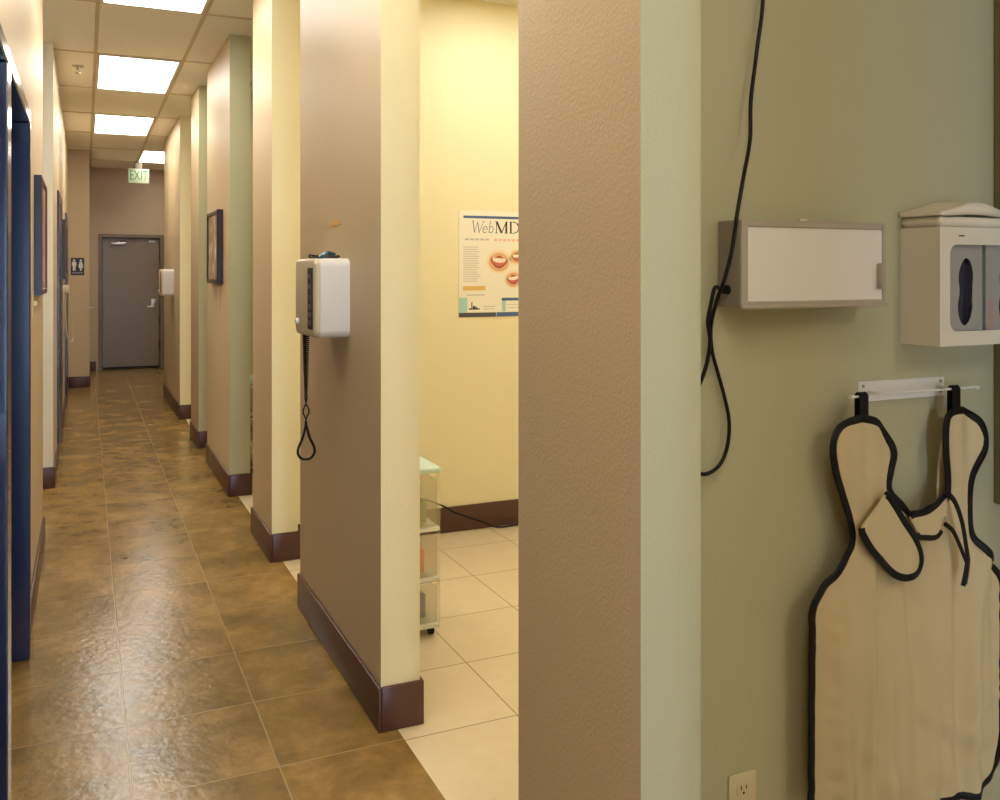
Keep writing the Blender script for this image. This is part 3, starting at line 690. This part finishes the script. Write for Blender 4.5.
# glove dispenser
t = thing('glove_box_holder', (1.73, GYW, 1.366), 'white glove box holder with rounded window on the green wall', 'glove dispenser')
HW, HH, HD = .305, .264, .10
def frame_with_hole(bm, outer, inner, y0, y1):
    """outer and inner are equally sampled closed loops in (x,z)"""
    n_ = len(inner)
    def vv(P, y): return [bm.verts.new((p_[0], y, p_[1])) for p_ in P]
    A, Bq, Cq, D = vv(outer, y0), vv(inner, y0), vv(outer, y1), vv(inner, y1)
    for i in range(n_):
        j = (i+1) % n_
        for q in ((A[i], A[j], Bq[j], Bq[i]), (Cq[i], Dd(D, i), Dd(D, j), Cq[j]), (Bq[i], Bq[j], D[j], D[i]), (A[i], Cq[i], Cq[j], A[j])): bm.faces.new(q)
def Dd(D, i): return D[i]
bm = bmesh.new(); frame_with_hole(bm, rrect(0, HW, 0, HH, .003, 5), rrect(.032, HW-.032, .032, HH-.039, .022, 5), -HD, -HD+.003)
bmesh.ops.remove_doubles(bm, verts=bm.verts, dist=1e-5); link('front_plate', bm, M['warmwhite'], t)
bm = bmesh.new(); box(bm, 0, .003, -HD+.0031, -.001, 0, HH); box(bm, HW-.003, HW, -HD+.0031, -.001, 0, HH); box(bm, .003, HW-.003, -HD+.0031, -.001, 0, .003); box(bm, .003, HW-.003, -.004, -.001, .003, HH)
link('shell', bm, M['warmwhite'], t)
link('maker_mark', B(.060, .078, -HD-.0006, -HD-.0001, HH-.021, HH-.018), M['dark'], t, label='tiny unreadable dark print')
for k in range(2):
    x0 = .029+k*.137
    g = thing('glove_box', (1.73+x0, GYW-.006, 1.3695), ('box of dark purple gloves at the left inside the holder window', 'box of purple gloves at the right inside the holder, cut by the frame')[k], 'glove box')
    gw, gh, gd = .125, .232, .082
    bm = bmesh.new(); frame_with_hole(bm, rrect(0, gw, 0, gh, .002, 8), [(gw*.56+.029*math.cos(a)*(1+.3*math.sin(a)**2*0-.32*math.exp(-(math.sin(a)/.35)**2))+.003*math.sin(a), gh*.5+.076*math.sin(a)) for a in [math.radians(360*(i+.5)/36) for i in range(36)]], -gd, -gd+.002)
    link('carton_front', bm, M['card'], g)
    bm = bmesh.new(); box(bm, 0, .002, -gd+.0021, -.001, 0, gh); box(bm, gw-.002, gw, -gd+.0021, -.001, 0, gh); box(bm, .002, gw-.002, -gd+.0021, -.001, 0, .002); box(bm, .002, gw-.002, -.003, -.001, .002, gh); box(bm, .002, gw-.002, -gd+.0021, -.003, gh-.002, gh)
    link('carton_sides', bm, M['cardgreen'], g)
    b2_ = bmesh.new(); bmesh.ops.create_icosphere(b2_, subdivisions=4, radius=1)
    for v in b2_.verts:
        n_ = noise.noise(v.co*2.3+Vector((k*5, 0, 0))); v.co *= 1+.28*n_
        v.co = Vector((gw*.56+v.co.x*.033, -gd+.008+v.co.y*.010, gh*.5+v.co.z*.078))
    bm = bmesh.new(); merge(bm, b2_); link('glove_bundle', bm, M['glove'], g, 'all')
    bm = bmesh.new(); prism(bm, rrect(.008, .024, .02, gh*.42, .003, 3) if k else rrect(.006, .014, .05, gh*.3, .002, 3), 'y', -gd-.0006, -gd-.0001); link('printed_panel', bm, M['pink'], g)
# folded cloth on top
bm = bmesh.new(); nx, ny = 44, 16
def sheet(bm, x0, x1, y0, y1, zf, th, nx, ny):
    V = [[[None]*2 for _ in range(ny+1)] for _ in range(nx+1)]
    for i in range(nx+1):
        for j in range(ny+1):
            x = x0+(x1-x0)*i/nx; y = y0+(y1-y0)*j/ny; a, b = zf(x, y)
            V[i][j][0] = bm.verts.new((x, y, a)); V[i][j][1] = bm.verts.new((x, y, b))
    for i in range(nx):
        for j in range(ny):
            bm.faces.new((V[i][j][1], V[i+1][j][1], V[i+1][j+1][1], V[i][j+1][1])); bm.faces.new((V[i][j][0], V[i][j+1][0], V[i+1][j+1][0], V[i+1][j][0]))
    for i in range(nx):
        for j in (0, ny): bm.faces.new((V[i][j][0], V[i+1][j][0], V[i+1][j][1], V[i][j][1]))
    for j in range(ny):
        for i in (0, nx): bm.faces.new((V[i][j][0], V[i][j+1][0], V[i][j+1][1], V[i][j][1]))
def lower(x, y): return (0.0, .014+.003*noise.noise(Vector((x*20, y*20, 0))))
def upper(x, y):
    h_ = .028+.027*math.exp(-((x-.12)/.07)**2)-.008*max(0, min(1, (x-.2)/.05))+.003*noise.noise(Vector((x*16, y*16, 3)))+.006*(y+.09)/.09
    return (.0235+max(0, h_-.034)*.25, h_+.002)
def mid(x, y): return (.0145+.003*0, .0170)
bm = bmesh.new(); sheet(bm, .004, .292, -.098, -.003, lambda x, y: (.0, .0215+.0015*noise.noise(Vector((x*20, y*20, 0)))), 0, 30, 10)
tt = thing('folded_bib', (1.73, GYW, 1.631), 'cream folded cloth lying on top of the glove box holder', 'cloth')
link('lower_fold', bm, M['paperw'], tt, 'all')
bm = bmesh.new(); sheet(bm, -.004, .296, -.104, -.002, upper, 0, 44, 14); link('upper_fold', bm, M['paperw'], tt, 'all')
# cabinet at the right edge
t = thing('wall_cabinet', (2.05, GYW, .965), 'brown wooden wall cabinet at the right edge beyond the glove holder', 'cabinet')
link('body', B(0, .6, -.30, -.001, 0, 1.6, bev=.002, seg=1), M['wood'], t)
for k in range(2):
    d = link('door', B(.004+.298*k, .298+.298*k, -.319, -.3005, .004, 1.596, bev=.002, seg=1), M['wood'], t)
    bm = bmesh.new(); xk = .265 if k == 0 else .335; cyl(bm, (xk, -.319, .12), (xk, -.34, .12), .006, .012); link('knob', bm, M['steel'], d, True)

# outlet
t = thing('wall_outlet', (1.2345, GYW, .43), 'ivory wall outlet plate low on the green wall', 'outlet')
o_ = onY(729, 777, GYW-.005); o2 = onY(756, 770, GYW-.005); t.location = (o_.x, GYW, o_.z-.115); ow = o2.x-o_.x
link('cover_plate', B(0, ow, -.006, -.0005, 0, .115, bev=.002), M['ivory'], t, True)
for z in (.083, .032):
    bm = bmesh.new(); prism(bm, [(ow/2+.017*math.cos(a), z+min(.0145, max(-.0145, .017*math.sin(a)))) for a in [math.radians(k*15) for k in range(24)]], 'y', -.0085, -.0055); r = link('receptacle', bm, M['ivory'], t)
    bm = bmesh.new(); box(bm, ow/2-.008, ow/2-.0055, -.0088, -.0084, z, z+.009); box(bm, ow/2+.0055, ow/2+.008, -.0088, -.0084, z, z+.008); cyl(bm, (ow/2, -.0088, z-.007), (ow/2, -.0084, z-.007), .0028, seg=12); link('slots', bm, M['dark'], r)
bm = bmesh.new(); cyl(bm, (ow/2, -.0072, .0575), (ow/2, -.0058, .0575), .003, seg=12); link('screw', bm, M['steel'], t)

# apron rack
AY = 1.352                                                                # plane of the apron
t = thing('apron_rack', (1.596, GYW, 1.238), 'white metal wall rack with a thin rod carrying the apron', 'rack')
bm = bmesh.new(); box(bm, 0, .277, -.004, -.0005, 0, .046, bev=.001, seg=1); link('plate', bm, M['white'], t)
for x_ in (.014, .263):
    for z_ in (.011, .036): bm = bmesh.new(); cyl(bm, (x_, -.006, z_), (x_, -.004, z_), .0035, seg=12); link('screw', bm, M['mill_dark'], t)
bm = bmesh.new(); tube(bm, [Vector((-.070, AY-GYW, .022)), Vector((.325, AY-GYW, .024))], .0028)
for x_ in (-.070, .325): cyl(bm, (x_-.006, AY-GYW, .022), (x_+.006, AY-GYW, .022), .0045)
for x_ in (.03, .25): tube(bm, [Vector((x_, -.004, .023)), Vector((x_, AY-GYW, .023))], .0028)
link('rod', bm, M['white'], t, True)

# apron
def fold(x, z):
    """soft vertical folds of the hanging cloth, growing downward"""
    d = max(0, min(1, (1.22-z)/.35))
    f = .0035*math.sin(x*46+1.2*math.sin(z*3.1))+.0022*math.sin(x*95+z*5+1)+.004*noise.noise(Vector((x*9, 0, z*4)))
    f += .012*math.exp(-((x-1.575)/.018)**2)*d + .008*math.exp(-((x-1.935+.06*(1.1-z))/.02)**2)*d
    w_ = math.exp(-((abs(x-1.44)-.0)/.05)**2)+math.exp(-((x-2.0)/.05)**2)
    f += .0018*w_*math.sin(z*115+8*noise.noise(Vector((x*5, 3, z*9))))*max(0, min(1, (.95-z)/.1))
    f += .0055*noise.noise(Vector((x*14+z*10, 7, z*14)))*max(0, min(1, (.62-z)/.2))
    f -= .010*math.exp(-((abs(x-1.73)-.10*max(0, z-.66))/.03)**2)*math.exp(-((z-.80)/.12)**2)
    ed_ = max(0, min(1, min(abs(x-1.425), abs(x-2.015))/.07)) if z < .93 else .6
    return -f*(.2+1.9*ed_*ed_*(3-2*ed_))
def cloth_poly(name, pts2, y0, parent, m, step=.009, amp=1.0, th=.004, yf=None):
    P = smoothpath([(p_.x, p_.z, 0) for p_ in pts2], 5, True); out = [Vector((q.x, q.y)) for q in P]; n0 = len(out)
    x0 = min(q.x for q in out); x1 = max(q.x for q in out); z0_ = min(q.y for q in out); z1_ = max(q.y for q in out)
    def inside(x, z):
        c_ = False; j = n0-1
        for i in range(n0):
            a, b = out[i], out[j]
            if (a.y > z) != (b.y > z) and x < (b.x-a.x)*(z-a.y)/(b.y-a.y)+a.x: c_ = not c_
            j = i
        return c_
    vs = list(out); x = x0
    row = 0; z = z0_
    while z < z1_:
        x = x0+(step/2 if row % 2 else 0)
        while x < x1:
            if inside(x, z) and min((Vector((x, z))-q).length_squared for q in out[::2]) > (step*.6)**2: vs.append(Vector((x, z)))
            x += step
        z += step*.866; row += 1
    V, E_, F_, *_r = delaunay_2d_cdt(vs, [], [list(range(n0))], 1, 1e-6)
    yy = (lambda x, z: y0+amp*fold(x, z)+(yf(x, z) if yf else 0))
    bm = bmesh.new(); bv = [bm.verts.new((q.x, yy(q.x, q.y), q.y)) for q in V]; bk = [bm.verts.new((q.x, yy(q.x, q.y)+th, q.y)) for q in V]
    cnt = {}
    for f in F_:
        bm.faces.new([bv[i] for i in f]); bm.faces.new([bk[i] for i in f][::-1])
        for i in range(len(f)): e = (f[i], f[(i+1) % len(f)]); cnt[tuple(sorted(e))] = cnt.get(tuple(sorted(e)), 0)+1
    for (i, j), c_ in cnt.items():
        if c_ == 1: bm.faces.new((bv[i], bv[j], bk[j], bk[i]))
    return link(name, bm, m, parent, 'all'), [Vector((q.x, yy(q.x, q.y)+th/2, q.y)) for q in P]
A = lambda L, y=AY: [onY(u, v, y) for u, v in L]
outline = [(864, 419), (877, 423), (888, 437), (893, 452), (891, 470), (889, 489), (897, 503), (909, 515), (926, 512), (937, 504), (945, 494), (946, 478), (943, 455), (943, 432), (946, 418), (953, 411), (964, 411), (976, 419), (981, 432), (981, 445), (976, 462), (972, 480), (970, 505), (970, 532), (976, 546), (988, 562), (999, 576), (1001, 600), (1001, 650), (1001, 700), (1000, 745), (994, 768), (982, 783), (960, 795), (935, 806), (900, 811), (860, 813), (826, 813), (812, 810), (811, 780), (811, 730), (811, 680), (811, 640), (811, 612), (817, 597), (828, 584), (840, 569), (848, 553), (851, 538), (849, 517), (844, 496), (837, 474), (833, 455), (834, 440), (842, 427), (853, 419)]
ap = thing('lead_apron', (0, 0, 0), 'beige x-ray apron with black binding hanging from the white rack', 'apron')
apron_pts = A(outline)
base_ = Vector((sum(q.x for q in apron_pts)/len(apron_pts), AY, min(q.z for q in apron_pts)))
body, loop = cloth_poly('body', apron_pts, AY-.004, ap, M['cloth'])
bm = bmesh.new(); tube(bm, loop, .0094, 10, True, .0048, Vector((0, 1, 0))); link('binding', bm, M['black'], ap, True, label='black edge binding')
# left collar flap folded forward
flap = [(889, 496), (897, 505), (908, 523), (919, 541), (926, 556), (926, 567), (921, 575), (910, 579), (899, 576), (889, 567), (878, 555), (869, 541), (865, 529), (872, 518), (881, 506)]
fl_, lp = cloth_poly('collar_flap', A(flap, AY-.036), AY-.028, ap, M['cloth'], amp=.25, th=.004)
k0 = 0; n_ = len(lp); lpb = lp[0:int(n_*12.2/15)]
bm = bmesh.new(); tube(bm, [q+Vector((0, -.001, 0)) for q in lpb], .0085, 10, False, .0045, Vector((0, 1, 0))); link('flap_binding', bm, M['black'], fl_, True)
# small second flap between the shoulders
flap2 = [(911, 517), (927, 513), (939, 505), (947, 496), (948, 512), (945, 526), (939, 537), (928, 538), (921, 537), (916, 528)]
f2_, lp2 = cloth_poly('inner_flap', A(flap2, AY-.026), AY-.024, ap, M['cloth'], amp=.3, th=.004)
bm = bmesh.new(); tube(bm, [q for q in lp2[0:16]], .0078, 8, False, .004, Vector((0, 1, 0))); tube(bm, [q for q in lp2[27:43]], .0075, 8, False, .004, Vector((0, 1, 0))); link('flap_binding', bm, M['black'], f2_, True)
# back panel of the right shoulder
bp_ = [(944, 440), (947, 460), (947, 488), (944, 495), (938, 499), (938, 480), (940, 458)]
cloth_poly('shoulder_lining', A(bp_, AY+.012), AY+.014, ap, M['cloth'], amp=.3, th=.003)
# ties
def strap(name, P, r, y):
    bm = bmesh.new(); tube(bm, smoothpath(A(P, y), 6), r, 8, False, .0025, Vector((0, 1, 0))); return link(name, bm, M['black'], ap, True, label='black tie strap')
strap('tie_strap', [(947, 493), (955, 502), (962, 522), (966, 545), (968, 562), (965, 584)], .0068, AY-.034)
strap('tie_strap', [(945, 524), (953, 531), (960, 546), (966, 561)], .0056, AY-.032)
strap('tie_strap', [(968, 558), (966, 572), (963, 586)], .0085, AY-.0355)
for nm, (ua, va, ub, vb, wd) in {'a': (861, 397, 862, 418, .0125), 'b': (953.5, 387, 954, 411, .0125)}.items():
    a = onY(ua, va, AY); b = onY(ub, vb, AY)
    bm = bmesh.new(); x_ = (a.x+b.x)/2
    zr = 1.262
    prof = [(AY-.0075, b.z-.006), (AY-.0075, zr), (AY-.004, zr+.006), (AY, zr+.008), (AY+.004, zr+.006), (AY+.0075, zr), (AY+.0075, b.z-.002)]
    inn = [(AY+.0055, b.z-.002), (AY+.0055, zr), (AY+.003, zr+.0045), (AY, zr+.006), (AY-.003, zr+.0045), (AY-.0055, zr), (AY-.0055, b.z-.006)]
    prism(bm, prof+inn, 'x', x_-wd, x_+wd); link('hanging_loop', bm, M['black'], ap)
# move the apron's origin to its base without moving its parts
ap.location = base_
for ch in ap.children: ch.location = -base_
